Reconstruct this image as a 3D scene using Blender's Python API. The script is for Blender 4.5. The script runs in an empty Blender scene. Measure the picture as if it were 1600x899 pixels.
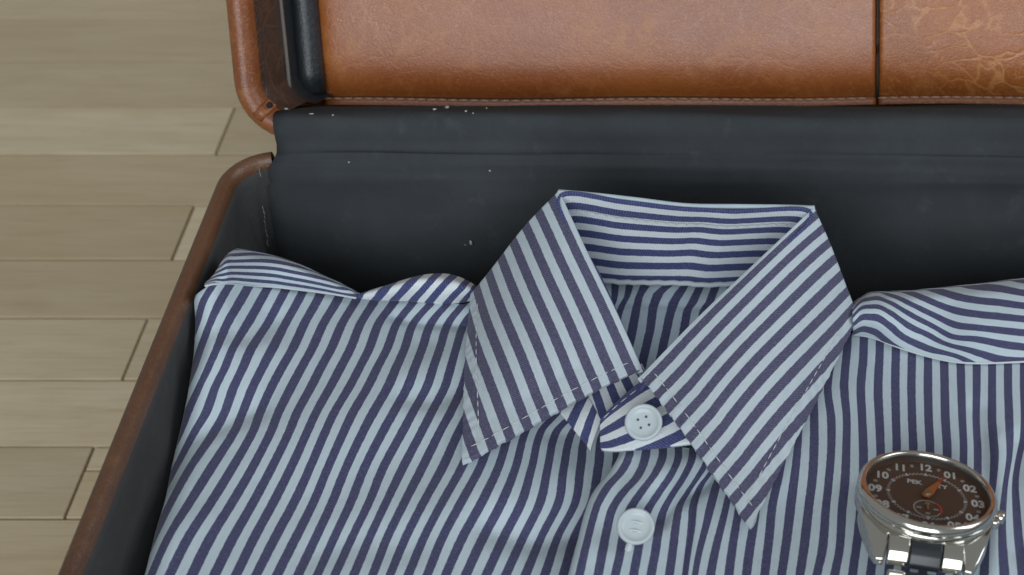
import bpy, bmesh, math, random
import numpy as np
from mathutils import Vector, Matrix

random.seed(7); np.random.seed(7)
sc = bpy.context.scene
COL = sc.collection
R = math.radians

# ------------------------------------------------------------------ camera
FPX, PPX, PPY, TH, HC = 2700.0, 1350.0, 600.0, math.atan(2800.0/2700.0), 0.52
cd = bpy.data.cameras.new('camera'); cam = bpy.data.objects.new('camera', cd); COL.objects.link(cam)
cam.location = (0, 0, HC); cam.rotation_euler = (math.pi/2 - TH, 0, 0)
cd.sensor_fit = 'HORIZONTAL'; cd.sensor_width = 36.0; cd.lens = 36.0*FPX/1600.0
cd.shift_x = (800.0-PPX)/1600.0; cd.shift_y = (PPY-449.5)/1600.0
cd.clip_start = 0.01; cd.clip_end = 60
cd.dof.use_dof = True; cd.dof.focus_distance = 0.54; cd.dof.aperture_fstop = 18
sc.camera = cam

# ------------------------------------------------------------------ light
w = bpy.data.worlds.new('World'); sc.world = w; w.use_nodes = True
bg = w.node_tree.nodes['Background']; bg.inputs[0].default_value = (0.92, 0.96, 1.0, 1); bg.inputs[1].default_value = 0.25
def area(name, loc, target, sx, sy, watts, col):
    l = bpy.data.lights.new(name, 'AREA'); l.shape = 'RECTANGLE'; l.size = sx; l.size_y = sy; l.energy = watts; l.color = col
    o = bpy.data.objects.new(name, l); COL.objects.link(o); o.location = loc
    o.rotation_euler = (Vector(target)-Vector(loc)).to_track_quat('-Z', 'Y').to_euler()
    return o
area('window_light', (-0.05, -1.9, 1.48), (0, .4, .15), 2.2, 1.5, 48, (.88, .95, 1.0))
area('side_window_light', (2.2, 0.5, 1.5), (0, .4, .15), 1.2, 1.4, 18, (.84, .93, 1.0))
vs = sc.view_settings
vs.view_transform = 'Standard'; vs.look = 'None'; vs.exposure = -.10; vs.gamma = 1
sc.cycles.use_denoising = True
sc.cycles.max_bounces = 5
sc.cycles.use_adaptive_sampling = True; sc.cycles.adaptive_threshold = .02

# ------------------------------------------------------------------ measuring: photo point -> place
cT, sT = math.cos(TH), math.sin(TH)
FW = np.array([0, cT, -sT]); DN = np.array([0, -sT, -cT]); RT = np.array([1., 0, 0])
def ray(px, py):
    px = np.asarray(px, float); py = np.asarray(py, float)
    return FW + ((px-PPX)/FPX)[..., None]*RT + ((py-PPY)/FPX)[..., None]*DN
def U(px, py, z):
    d = ray(px, py); t = (np.asarray(z, float)-HC)/d[..., 2]
    return np.array([0, 0, HC]) + d*t[..., None]
def interp(xs, ys, q):
    """smooth (Hermite) interpolation with linear ends"""
    xs = np.asarray(xs, float); ys = np.asarray(ys, float)
    o = np.argsort(xs); xs = xs[o]; ys = ys[o]; q = np.asarray(q, float)
    if len(xs) == 2: return ys[0]+(q-xs[0])*(ys[1]-ys[0])/(xs[1]-xs[0])
    m = np.gradient(ys, xs)
    m[0] = (ys[1]-ys[0])/(xs[1]-xs[0]); m[-1] = (ys[-1]-ys[-2])/(xs[-1]-xs[-2])
    i = np.clip(np.searchsorted(xs, q)-1, 0, len(xs)-2)
    h = xs[i+1]-xs[i]; t = (q-xs[i])/h
    tc = np.clip(t, 0, 1)
    r = (2*tc**3-3*tc**2+1)*ys[i]+(tc**3-2*tc**2+tc)*h*m[i]+(-2*tc**3+3*tc**2)*ys[i+1]+(tc**3-tc**2)*h*m[i+1]
    return r + np.where(t < 0, (q-xs[0])*m[0], 0) + np.where(t > 1, (q-xs[-1])*m[-1], 0)

# ------------------------------------------------------------------ helpers
def tag(o, label=None, cat=None, group=None, kind=None):
    if label: o['label'] = label
    if cat: o['category'] = cat
    if group: o['group'] = group
    if kind: o['kind'] = kind
    return o
def empty(name, loc=(0, 0, 0)):
    o = bpy.data.objects.new(name, None); COL.objects.link(o); o.location = loc; o.empty_display_size = .02
    return o
def link(name, me, mat=None, parent=None, smooth=True):
    o = bpy.data.objects.new(name, me); COL.objects.link(o)
    if mat and not me.materials: me.materials.append(mat)
    if smooth:
        for p in me.polygons: p.use_smooth = True
    if parent:
        o.parent = parent
        o.matrix_parent_inverse = parent_world(parent).inverted()
    return o
def parent_world(p):
    m = Matrix.LocRotScale(p.location, p.rotation_euler, p.scale)
    return (parent_world(p.parent) @ p.matrix_parent_inverse @ m) if p.parent else m
def mesh(name, verts, faces, mat=None, parent=None, smooth=True):
    me = bpy.data.meshes.new(name); me.from_pydata([tuple(map(float, v)) for v in verts], [], [tuple(map(int, f)) for f in faces]); me.update()
    return link(name, me, mat, parent, smooth)
def grid(name, P, UV, mat, parent, thick=0.0, off=-1, closed=False):
    n, m = P.shape[:2]
    idx = np.arange(n*m).reshape(n, m)
    a, b, c, d = idx[:-1, :-1], idx[1:, :-1], idx[1:, 1:], idx[:-1, 1:]
    F = np.stack([a, b, c, d], -1).reshape(-1, 4)
    # make the normals look up / at the camera
    v = P.reshape(-1, 3)
    nn = np.cross(v[F[:, 1]]-v[F[:, 0]], v[F[:, 3]]-v[F[:, 0]])
    ctr = v[F].mean(1)
    if (nn*(np.array([0, 0, HC])-ctr)).sum() < 0: F = F[:, ::-1]
    me = bpy.data.meshes.new(name); me.from_pydata(v.tolist(), [], F.tolist()); me.update()
    if UV is not None:
        ul = me.uv_layers.new(name='weave'); uv = UV.reshape(-1, 2)
        li = np.empty(len(me.loops), int); me.loops.foreach_get('vertex_index', li)
        ul.data.foreach_set('uv', uv[li].astype(np.float32).ravel())
    o = link(name, me, mat, parent)
    if thick:
        s = o.modifiers.new('thickness', 'SOLIDIFY'); s.thickness = thick; s.offset = off
    return o
def box_bm(bm, c, s, bevel=0, M=None):
    r = bmesh.ops.create_cube(bm, size=1)['verts']
    for v in r: v.co = Vector((v.co.x*s[0]+c[0], v.co.y*s[1]+c[1], v.co.z*s[2]+c[2]))
    if bevel:
        es = list({e for v in r for e in v.link_edges})
        bmesh.ops.bevel(bm, geom=es, offset=bevel, segments=3, affect='EDGES', profile=.6)
    return r
def from_bm(name, bm, mat, parent, M=None, smooth=True):
    if M is not None: bm.transform(M)
    bmesh.ops.recalc_face_normals(bm, faces=bm.faces)
    me = bpy.data.meshes.new(name); bm.to_mesh(me); bm.free()
    return link(name, me, mat, parent, smooth)
def tube(name, pts, r, mat, parent, n=8, flat=1.0, caps=True, uvper=None):
    pts = [Vector(p) for p in pts]; V = []; F = []
    for i, p in enumerate(pts):
        d = (pts[min(i+1, len(pts)-1)]-pts[max(i-1, 0)]).normalized()
        up = Vector((0, 0, 1)) if abs(d.z) < .9 else Vector((0, 1, 0))
        s = d.cross(up).normalized(); u = s.cross(d)
        for k in range(n):
            a = 2*math.pi*k/n
            V.append(p + s*(math.cos(a)*r) + u*(math.sin(a)*r*flat))
    for i in range(len(pts)-1):
        for k in range(n):
            F.append((i*n+k, i*n+(k+1) % n, (i+1)*n+(k+1) % n, (i+1)*n+k))
    if caps:
        F.append(tuple(range(n-1, -1, -1))); F.append(tuple((len(pts)-1)*n+k for k in range(n)))
    return mesh(name, V, F, mat, parent)

# ------------------------------------------------------------------ materials
def new_mat(name):
    m = bpy.data.materials.new(name); m.use_nodes = True
    nt = m.node_tree; b = nt.nodes['Principled BSDF']
    return m, nt, b
class N:
    def __init__(s, nt): s.nt = nt
    def add(s, t, **kw):
        n = s.nt.nodes.new(t)
        for k, v in kw.items():
            if k.startswith('i_'):
                k2 = k[2:]; k2 = int(k2) if k2.isdigit() else k2.replace('_', ' ')
                n.inputs[k2].default_value = v
            else: setattr(n, k, v)
        return n
    def lk(s, a, b): s.nt.links.new(a, b)
    def math(s, op, a, b=None, c=None, clamp=False):
        n = s.nt.nodes.new('ShaderNodeMath'); n.operation = op; n.use_clamp = clamp
        for i, x in enumerate((a, b, c)):
            if x is None: continue
            if isinstance(x, (int, float)): n.inputs[i].default_value = x
            else: s.lk(x, n.inputs[i])
        return n.outputs[0]
    def mix(s, f, a, b, blend='MIX'):
        n = s.nt.nodes.new('ShaderNodeMix'); n.data_type = 'RGBA'; n.blend_type = blend
        for sock, x in ((n.inputs[0], f), (n.inputs[6], a), (n.inputs[7], b)):
            if isinstance(x, (int, float)): sock.default_value = x
            elif isinstance(x, tuple): sock.default_value = (*x, 1) if len(x) == 3 else x
            else: s.lk(x, sock)
        return n.outputs[2]
    def ramp(s, x, lo, hi):
        n = s.nt.nodes.new('ShaderNodeMapRange'); n.interpolation_type = 'SMOOTHSTEP'
        n.inputs[1].default_value = lo; n.inputs[2].default_value = hi; s.lk(x, n.inputs[0]); return n.outputs[0]
    def noise(s, vec, scale, detail=4, rough=.55, dist=0):
        n = s.nt.nodes.new('ShaderNodeTexNoise'); n.inputs['Scale'].default_value = scale; n.inputs['Detail'].default_value = detail
        n.inputs['Roughness'].default_value = rough; n.inputs['Distortion'].default_value = dist
        if vec is not None: s.lk(vec, n.inputs['Vector'])
        return n.outputs[0]
    def bump(s, h, strength, dist, b, prev=None):
        n = s.nt.nodes.new('ShaderNodeBump'); n.inputs['Strength'].default_value = strength; n.inputs['Distance'].default_value = dist
        s.lk(h, n.inputs['Height'])
        if prev is not None: s.lk(prev, n.inputs['Normal'])
        s.lk(n.outputs[0], b.inputs['Normal']); return n.outputs[0]
    def scale(s, vec, v):
        n = s.nt.nodes.new('ShaderNodeMapping'); n.inputs['Scale'].default_value = v; s.lk(vec, n.inputs['Vector']); return n.outputs[0]

def plain(name, col, rough=.5, metal=0.0, spec=.5, bump=None):
    m, nt, b = new_mat(name); b.inputs['Base Color'].default_value = (*col, 1); b.inputs['Roughness'].default_value = rough
    b.inputs['Metallic'].default_value = metal; b.inputs['Specular IOR Level'].default_value = spec
    if bump:
        k = N(nt); tc = k.add('ShaderNodeTexCoord').outputs['Object']
        k.bump(k.noise(tc, bump[0]), bump[1], bump[2], b)
    return m

def stripes_mat(name='striped_cotton', n0=(.034, .037, .110), n1c=(.24, .25, .37), n2=(.080, .068, .125), w0=(.54, .645, .70), w1=(.60, .69, .735)):
    m, nt, b = new_mat(name); k = N(nt)
    uv = k.add('ShaderNodeUVMap', uv_map='weave').outputs[0]
    sp = k.add('ShaderNodeSeparateXYZ'); k.lk(uv, sp.inputs[0]); u, v = sp.outputs[0], sp.outputs[1]
    obj = k.add('ShaderNodeTexCoord').outputs['Object']
    wob = k.math('MULTIPLY', k.math('SUBTRACT', k.noise(obj, 700, 1), .5), .05)
    uu = k.math('ADD', u, wob)
    f = k.math('ABSOLUTE', k.math('SUBTRACT', k.math('FRACT', k.math('ADD', uu, .5)), .5))
    dark = k.math('SUBTRACT', 1.0, k.ramp(f, .242, .280))
    tw = k.math('SINE', k.math('MULTIPLY', k.math('ADD', k.math('MULTIPLY', u, 1.0), v), 2*math.pi*6.5))
    tw = k.math('MULTIPLY_ADD', tw, .5, .5)
    slub = k.noise(k.scale(uv, (14, .9, 1)), 1.0, 3)
    fleck = k.noise(obj, 1500, 3, .7)
    navy = k.mix(k.math('MULTIPLY', k.math('MULTIPLY', k.math('MULTIPLY_ADD', tw, .85, .15), k.math('MULTIPLY_ADD', k.ramp(fleck, .32, .72), .7, .3)), .62), n0, n1c)
    navy = k.mix(k.math('MULTIPLY', slub, .35), navy, n2)
    white = k.mix(k.ramp(slub, .3, .7), w0, w1)
    white = k.mix(k.math('MULTIPLY', k.math('MULTIPLY_ADD', tw, .4, k.ramp(fleck, .42, .75)), .17), white, (.42, .49, .55))
    c = k.mix(dark, white, navy)
    k.lk(c, b.inputs['Base Color'])
    b.inputs['Roughness'].default_value = .85; b.inputs['Specular IOR Level'].default_value = .18
    b.inputs['Sheen Weight'].default_value = .15; b.inputs['Sheen Roughness'].default_value = .5
    n1 = k.bump(k.math('ADD', k.math('MULTIPLY', tw, .5), fleck), .35, .00012, b)
    k.bump(k.noise(obj, 80, 4), .30, .0018, b, n1)
    return m
def leather_mat(name, base, dark, hi, crease=0.0, worn=.4):
    m, nt, b = new_mat(name); k = N(nt)
    obj = k.add('ShaderNodeTexCoord').outputs['Object']
    big = k.noise(obj, 16, 4, .6); mid = k.noise(obj, 70, 5, .65); fine = k.noise(obj, 900, 3)
    c = k.mix(k.ramp(big, .3, .72), dark, base)
    c = k.mix(k.math('MULTIPLY', k.ramp(mid, .52, .72), worn), c, hi)
    c = k.mix(k.math('MULTIPLY', k.ramp(fine, .5, .75), .35), c, hi)
    vo = k.add('ShaderNodeTexVoronoi', feature='DISTANCE_TO_EDGE'); vo.inputs['Scale'].default_value = 950
    k.lk(obj, vo.inputs['Vector'])
    peb = k.ramp(vo.outputs['Distance'], 0, .22)
    n1 = k.bump(k.math('ADD', k.math('MULTIPLY', peb, .6), fine), .28, .00022, b)
    n2 = k.bump(mid, .25, .0012, b, n1)
    rr = k.math('MULTIPLY_ADD', mid, .22, .30)
    if crease:
        # long wrinkles in the hide, paler where the finish has cracked
        nz = k.add('ShaderNodeTexNoise'); nz.inputs['Scale'].default_value = 22; nz.inputs['Detail'].default_value = 4; k.lk(obj, nz.inputs['Vector'])
        ad = k.add('ShaderNodeVectorMath', operation='MULTIPLY_ADD'); k.lk(nz.outputs[1], ad.inputs[0]); ad.inputs[1].default_value = (.05, .05, .05); k.lk(obj, ad.inputs[2])
        rot = k.add('ShaderNodeMapping'); rot.inputs['Rotation'].default_value = (0, R(-28), 0); rot.inputs['Scale'].default_value = (52, 90, 120); k.lk(ad.outputs[0], rot.inputs['Vector'])
        v2 = k.add('ShaderNodeTexVoronoi', feature='DISTANCE_TO_EDGE'); v2.inputs['Scale'].default_value = 1.0; k.lk(rot.outputs[0], v2.inputs['Vector'])
        ln = k.math('SUBTRACT', 1.0, k.ramp(v2.outputs['Distance'], 0.0, .075))
        v3 = k.add('ShaderNodeTexVoronoi', feature='DISTANCE_TO_EDGE'); v3.inputs['Scale'].default_value = 2.7; k.lk(rot.outputs[0], v3.inputs['Vector'])
        l3 = k.math('MULTIPLY', k.math('SUBTRACT', 1.0, k.ramp(v3.outputs['Distance'], 0.0, .07)), k.math('MULTIPLY', k.ramp(k.noise(obj, 30, 3), .42, .60), .75))
        ln = k.math('MAXIMUM', ln, l3)
        msk = k.ramp(k.noise(obj, 13, 2), .30, .50)
        ln = k.math('MULTIPLY', k.math('MULTIPLY', ln, msk), crease)
        c = k.mix(k.math('MULTIPLY', ln, .75), c, hi)
        n2 = k.bump(k.math('MULTIPLY', ln, -1.0), .4, .0003, b, n2)
    k.lk(c, b.inputs['Base Color']); k.lk(rr, b.inputs['Roughness'])
    b.inputs['Specular IOR Level'].default_value = .75
    return m
def lining_mat(name, col, spec=.06, rough=.9):
    m, nt, b = new_mat(name); k = N(nt)
    obj = k.add('ShaderNodeTexCoord').outputs['Object']
    a = k.noise(obj, 24, 5, .65); dust = k.noise(obj, 90, 5, .7)
    c = k.mix(k.ramp(a, .35, .75), col, tuple(x*1.25 for x in col))
    c = k.mix(k.math('MULTIPLY', k.ramp(dust, .55, .8), .22), c, (.16, .19, .21))
    sp = k.ramp(k.noise(obj, 420, 2), .80, .84)
    c = k.mix(k.math('MULTIPLY', sp, .5), c, (.4, .42, .4))
    k.lk(c, b.inputs['Base Color']); b.inputs['Roughness'].default_value = rough; b.inputs['Specular IOR Level'].default_value = spec
    wv = k.add('ShaderNodeTexWave'); wv.inputs['Scale'].default_value = 420; k.lk(obj, wv.inputs['Vector'])
    n1 = k.bump(k.math('ADD', wv.outputs[1], k.noise(obj, 1500, 2)), .25, .0002, b)
    k.bump(k.noise(k.scale(obj, (14, 40, 60)), 1, 3), .25, .002, b, n1)
    return m
def wood_mat():
    m, nt, b = new_mat('pale_parquet_wood'); k = N(nt)
    obj = k.add('ShaderNodeTexCoord').outputs['Object']
    oi = k.add('ShaderNodeObjectInfo')
    off = k.add('ShaderNodeVectorMath', operation='MULTIPLY_ADD'); k.lk(oi.outputs['Random'], off.inputs[0]); off.inputs[1].default_value = (7.3, 3.1, 5.7); k.lk(obj, off.inputs[2])
    p = off.outputs[0]
    g = k.noise(k.scale(p, (16, 130, 60)), 1, 6, .6, .5)
    g2 = k.noise(k.scale(p, (30, 700, 300)), 1, 4, .6)
    blot = k.noise(p, 9, 4)
    c = k.mix(k.ramp(g, .3, .72), (.70, .57, .37), (.78, .66, .46))
    c = k.mix(k.math('MULTIPLY', k.ramp(g2, .48, .78), .45), c, (.42, .325, .19))
    c = k.mix(k.math('MULTIPLY', k.ramp(blot, .5, .8), .4), c, (.54, .43, .26))
    tone = k.math('MULTIPLY_ADD', oi.outputs['Random'], .22, .86)
    tn = k.add('ShaderNodeVectorMath', operation='SCALE'); k.lk(c, tn.inputs[0]); k.lk(tone, tn.inputs['Scale'])
    wh = k.add('ShaderNodeTexWhiteNoise', noise_dimensions='1D'); k.lk(oi.outputs['Random'], wh.inputs['W'])
    tn2 = k.mix(k.math('MULTIPLY', wh.outputs[0], .45), tn.outputs[0], (.50, .365, .19))
    sc_ = k.ramp(k.noise(k.scale(p, (40, 160, 40)), 1, 3, .6, 1.5), .70, .76)
    tn2 = k.mix(k.math('MULTIPLY', sc_, .35), tn2, (.30, .22, .12))
    kn = k.ramp(k.noise(p, 46, 2), .76, .86)
    c = k.mix(k.math('MULTIPLY', kn, .6), tn2, (.24, .155, .075))
    k.lk(c, b.inputs['Base Color'])
    b.inputs['Roughness'].default_value = .55; b.inputs['Specular IOR Level'].default_value = .3
    k.bump(g2, .15, .0006, b)
    return m

COT = stripes_mat()
COTB = stripes_mat('brightened_striped_cotton', (.036, .045, .165), (.25, .28, .45), (.06, .06, .16), (.82, .88, .90), (.89, .93, .94))  # whiter side of the cloth; its whites also carry light missing inside the collar
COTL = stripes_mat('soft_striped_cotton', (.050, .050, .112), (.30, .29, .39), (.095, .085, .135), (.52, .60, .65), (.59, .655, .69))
TAN = leather_mat('tan_leather', (.42, .120, .021), (.31, .078, .013), (.58, .23, .066), 0.24, .38)
TAN.node_tree.nodes['Principled BSDF'].inputs['Coat Weight'].default_value = .34; TAN.node_tree.nodes['Principled BSDF'].inputs['Coat Roughness'].default_value = .33
TANC = leather_mat('creased_tan_leather', (.43, .126, .022), (.30, .080, .013), (.64, .28, .090), .95, .25)
RIM = leather_mat('worn_rim_leather', (.150, .066, .029), (.092, .040, .020), (.26, .115, .045), .2, .35)
LIDRIM = leather_mat('lid_rim_leather', (.32, .098, .028), (.20, .055, .015), (.50, .21, .06), .25, .5)
DKL = leather_mat('dark_brown_leather', (.060, .034, .022), (.028, .022, .02), (.14, .075, .04), .6, .4)
LIN = lining_mat('black_lining', (.053, .058, .062))
LINS = lining_mat('black_side_lining', (.078, .078, .077))
BLK = leather_mat('black_leather', (.020, .024, .029), (.014, .016, .019), (.05, .055, .06), .1, .15)
WOOD = wood_mat()
GAP = plain('joint_dirt', (.045, .036, .026), .9)
THR = plain('white_thread', (.74, .76, .74), .8)
THRO = plain('pale_tan_thread', (.50, .27, .17), .7)
DTHR = plain('dark_thread', (.05, .03, .02), .8)
NTHR = plain('navy_thread', (.07, .07, .16), .8)
LINT = plain('lint', (.46, .47, .44), .9)
WHT = plain('white_cotton_edge', (.66, .71, .73), .85, bump=(1500, .4, .0003))
DARK = plain('dark_hole', (.012, .01, .01), .8)
HOLE = plain('button_hole', (.10, .12, .15), .8)
SCR = plain('scuffed_edge', (.24, .24, .22), .9)
BUT = plain('white_button', (.56, .63, .64), .30, 0, .5, bump=(160, .12, .001))
STEEL = plain('polished_steel', (.70, .675, .60), .14, 1.0, bump=(400, .03, .0002))  # warm reflection of wood painted into the tint of both steels
STEELB = plain('brushed_steel', (.62, .595, .52), .26, 1.0, bump=(900, .1, .0001))
DIAL = plain('brown_dial', (.105, .070, .052), .45, 0, .4, bump=(2500, .15, .0001))
INK = plain('white_dial_print', (.72, .74, .72), .6)
INKD = plain('dim_dial_print', (.40, .37, .34), .6)
GOLD = plain('dull_gold', (.42, .33, .20), .35, .6)
ORG = plain('orange_hand', (.55, .17, .05), .45)
RED = plain('red_print', (.50, .07, .06), .5)
BLKM = plain('black_center_link', (.022, .025, .028), .33, 0, .6)
GLS, nt_, b_ = new_mat('watch_glass'); k_ = N(nt_)
fr_ = k_.add('ShaderNodeFresnel', i_IOR=1.45); tr_ = k_.add('ShaderNodeBsdfTransparent'); gl_ = k_.add('ShaderNodeBsdfGlossy', i_Roughness=.03); mx_ = k_.add('ShaderNodeMixShader')
k_.lk(k_.math('MULTIPLY', fr_.outputs[0], .6), mx_.inputs[0]); k_.lk(tr_.outputs[0], mx_.inputs[1]); k_.lk(gl_.outputs[0], mx_.inputs[2])
k_.lk(mx_.outputs[0], nt_.nodes['Material Output'].inputs[0])

# ------------------------------------------------------------------ floor
BW = .0376
floor = mesh('floor', [(-1.6, -.6, -.004), (1.6, -.6, -.004), (1.6, 2.2, -.004), (-1.6, 2.2, -.004)], [(0, 1, 2, 3)], GAP)
tag(floor, 'pale worn parquet floor of narrow strips', kind='structure')
y0 = float(U(0, 321, 0)[1])                 # a joint between two rows
plank_me = {}
def plank(xa, xb, ya, yb):
    L, W = xb-xa-.0011, yb-ya-.0011
    key = (round(L, 4), round(W, 4))
    if key not in plank_me:
        bm = bmesh.new(); box_bm(bm, (0, 0, -.004), (L, W, .008))
        top = [e for e in bm.edges if all(v.co.z > -.001 for v in e.verts)]
        bmesh.ops.bevel(bm, geom=top, offset=.00025, segments=1, affect='EDGES')
        me = bpy.data.meshes.new('plank'); bm.to_mesh(me); bm.free(); me.materials.append(WOOD); plank_me[key] = me
    o = bpy.data.objects.new('plank', plank_me[key]); COL.objects.link(o); o.parent = floor
    o.location = ((xa+xb)/2, (ya+yb)/2, random.uniform(-.0002, .0002)); o.rotation_euler = (random.uniform(-.006, .006), 0, 0)
PL = .42
for r in range(-13, 24):
    ya = y0 + r*BW; yb = ya+BW
    st = -.311 if r % 2 else -.311-PL/2-.02
    nL, nR = 3, 4
    for i in range(-nL, nR):
        xa, xb = st+i*PL, st+(i+1)*PL
        if r == -5 and i == 0:                # one strip is pieced from two narrow ones
            plank(xa, xb, ya, ya+BW*.66); plank(xa, xb, ya+BW*.66, yb)
        else: plank(xa, xb, ya, yb)

# ------------------------------------------------------------------ suitcase
case = empty('suitcase', (0, .3, 0))
tag(case, 'open tan leather suitcase with black lining and raised lid on the floor', 'suitcase')
XL, XR, YF, YB, ZR = -.2180, .262, .115, .4690, .150
def rrect(x0, x1, y0_, y1, r, n=10):
    pts = []
    for cx, cy, a0 in ((x1-r, y1-r, 0), (x0+r, y1-r, 90), (x0+r, y0_+r, 180), (x1-r, y0_+r, 270)):
        for i in range(n+1):
            a = R(a0+90*i/n); pts.append((cx+r*math.cos(a), cy+r*math.sin(a)))
    return pts
def loft(name, loops, mat, parent, closed_end=None, skip=()):
    n = len(loops[0]); V = [p for l in loops for p in l]; F = []
    for i in range(len(loops)-1):
        for k in range(n):
            if k in skip: continue
            F.append((i*n+k, i*n+(k+1) % n, (i+1)*n+(k+1) % n, (i+1)*n+k))
    if closed_end == 'last': F.append(tuple((len(loops)-1)*n+k for k in range(n)))
    o = mesh(name, V, F, mat, parent)
    return o
def inset(d, z, r=.018):
    return [(x, y, z) for x, y in rrect(XL+d, XR-d, YF+d, YB-d, max(r-d, .004))]
# outer shell: slightly bellied wall, closed bottom
prof = [(.0040, .1445), (.0016, .138), (.0012, .11), (.001, .07), (.0012, .03), (.004, .010), (.010, .0035), (.03, .003)]
loft('base_shell', [inset(d, z) for d, z in prof], RIM, case, 'last')
# rolled rim
rp = []
for i in range(13):
    a = R(-60+i*300/12)
    rp.append((.0042-.0042*math.cos(a+math.pi*.0)*1.0, .1448+.0052*math.sin(a)))
rimloops = []
for i in range(17):
    a = 2*math.pi*i/16
    rimloops.append(inset(.0028-.0030*math.cos(a), .1458+.0044*math.sin(a)))
loft('base_rim', rimloops, RIM, case, None, (8, 9, 10, 11))
# lining of the base
lp = [(.0056, .1466), (.0060, .1450), (.0057, .1415), (.0046, .136), (.0042, .12), (.0044, .08), (.0052, .03), (.009, .014), (.03, .0125)]
loft('base_lining', [inset(d, z, .018) for d, z in lp], LINS, case, 'last')
# --- lid, standing open and leaning back
HY, HZ, LA = .4710, .1514, R(30)
lu = np.array([0, math.sin(LA), math.cos(LA)]); lm = np.array([0, math.cos(LA), -math.sin(LA)])
def LP(x, s, d): return np.array([0, HY, HZ]) + np.array([x, 0, 0]) + lu*s + lm*d
LX, LXR, LH = -.2145, .2585, .345
def lidloop(inn, d, r=.020):
    return [tuple(LP(x, s, d)) for x, s in rrect(LX+inn, LXR-inn, inn, LH-inn, max(r-inn, .004))]
loft('lid_shell', [lidloop(i, d) for i, d in ((.0025, .004), (.0015, .012), (.001, .03), (.002, .046), (.006, .054), (.016, .057), (.03, .0575))], TAN, case, 'last')
lr = []
for i in range(17):
    a = 2*math.pi*i/16
    lr.append(lidloop(.0043-.0043*math.cos(a), .003+.0056*math.sin(a)))
loft('lid_rim', lr, LIDRIM, case, None, (30, 31, 32, 33, 34, 35))
wl = loft('lid_side_wall', [lidloop(i, d) for i, d in ((.0078, .0035), (.0092, .006), (.0100, .020), (.0100, .0262))], DKL, case, None, (30, 31, 32, 33, 34, 35))
loft('lid_lining', [lidloop(i, d, .020) for i, d in ((.0098, .0255), (.0102, .034), (.011, .046), (.014, .0495), (.03, .0505))], BLK, case, 'last', (32,))
# black padded roll along the inside of the lid
rollpts = [LP(LX+.0135, s, .0415) for s in np.linspace(.012, .30, 40)]
tube('lid_padding_roll', rollpts, .0052, BLK, case, 14)
tube('lid_wall_edge', [LP(LX+.0104+.0002*math.sin(s*90), s, .0262) for s in np.linspace(.006, .31, 40)], .0007, plain('worn_grey_edge', (.20, .18, .16), .7), case, 6)
# lining of the back wall, carried over the hinge onto the floor of the lid
def curve_(pts, m):
    pts = np.array(pts); d = np.r_[0, np.cumsum(np.linalg.norm(np.diff(pts, axis=0), axis=1))]; q = np.linspace(0, d[-1], m)
    return np.stack([interp(d, pts[:, i], q) for i in range(3)], -1)
nx_, path = 90, []
for t in np.linspace(0, 1, 22): path.append((np.array([0, YB-.0092-.0034*math.sin(math.pi*min(1, t*1.02))**.7, .014+.1255*t]), 0))
for t in np.linspace(.1, 1, 12): path.append((np.array([0, YB-.0094+.0052*(1-math.cos(t*math.pi/2)), .1395+.0120*math.sin(t*math.pi/2)]), t))
rdg = curve_([LP(0, -.0004, -.0046), LP(0, .0040, -.0056), LP(0, .0082, -.0046), LP(0, .0100, .0000), LP(0, .0098, .0080), LP(0, .0082, .0260), LP(0, .0064, .0478)], 30)
for t, p in zip(np.linspace(.03, 1, 30), rdg): path.append((p, 1+t))
xs = np.linspace(-.2032, .250, nx_); P = np.zeros((nx_, len(path), 3))
for i, x in enumerate(xs):
    for j, (p, t) in enumerate(path):
        e = min(1, (x-xs[0])/.010)
        wr = (.0004*math.sin(t*19+x*7+1.5*math.sin(x*13))+.0004*math.sin(x*37+t*9)+.0003*math.sin(x*83+t*31))*(1 if t > 0 else 0)*min(1, t*2)
        wl_ = .0005*math.sin(x*60+j*.7)+.0006*math.sin(x*21-j*.4) if t == 0 else 0
        sh = 0
        if t == 0: sh = -.0065*(1-min(1, max(0, (p[2]-.02)/.125))**2)*(1-min(1, i/14))-.0012*(1-min(1, i/14))
        if t > .4: sh = (.0034*math.sin(math.pi*min(1, max(0, (t-.4)/1.1)))-.006*max(0, (t-1.5)/.5))*(1-min(1, i/14))
        P[i, j] = p+np.array([x+sh, 0, 0])+np.array([0, -.4, 1])*wr*e+np.array([0, -1, 0])*wl_*e
grid('back_lining', P, None, LIN, case, .0008)
# leather panels in the lid
def panel(x0, x1, mat, seam):
    na, nb = 70, 60; P = np.zeros((na, nb, 3)); s0, s1 = .0066, .320
    for i in range(na):
        u = i/(na-1); u = u*u*(3-2*u)*.88+u*.12; x = x0+(x1-x0)*u
        for j in range(nb):
            v = (j/(nb-1))**1.8; s = s0+(s1-s0)*v
            ds = s-s0; dx = min(x-x0, x1-x)
            fl = .0030                                  # flat stitched border
            puff = 0 if ds < fl else .0062*(1-math.exp(-(ds-fl)/.0075))
            puff *= (1-math.exp(-max(x-x0, 0)/(.00022 if seam == 'l' else .0022)))*(1-math.exp(-max(x1-x, 0)/(.00022 if seam == 'r' else .0022)))
            groove = -.0007*math.exp(-((ds-fl)/.0005)**2)
            und = .0005*math.sin(x*23+1.0)*min(1, ds/.02)
            P[i, j] = LP(x, s+.0004*math.sin(x*17+.5)+.0003*math.sin(x*60), .0475-.0012*min(1, dx/.0008)-puff-groove-und)
    return grid('leather_panel', P, None, mat, case, .0015)
XS = float((1371-PPX)/FPX*.63)
pa = panel(-.1985, XS-.0002, TAN, 'r'); pb = panel(XS+.0002, .236, TANC, 'l')
pa['label'] = 'smooth glossy leather panel left of the seam'; pb['label'] = 'creased leather panel right of the seam'
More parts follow.
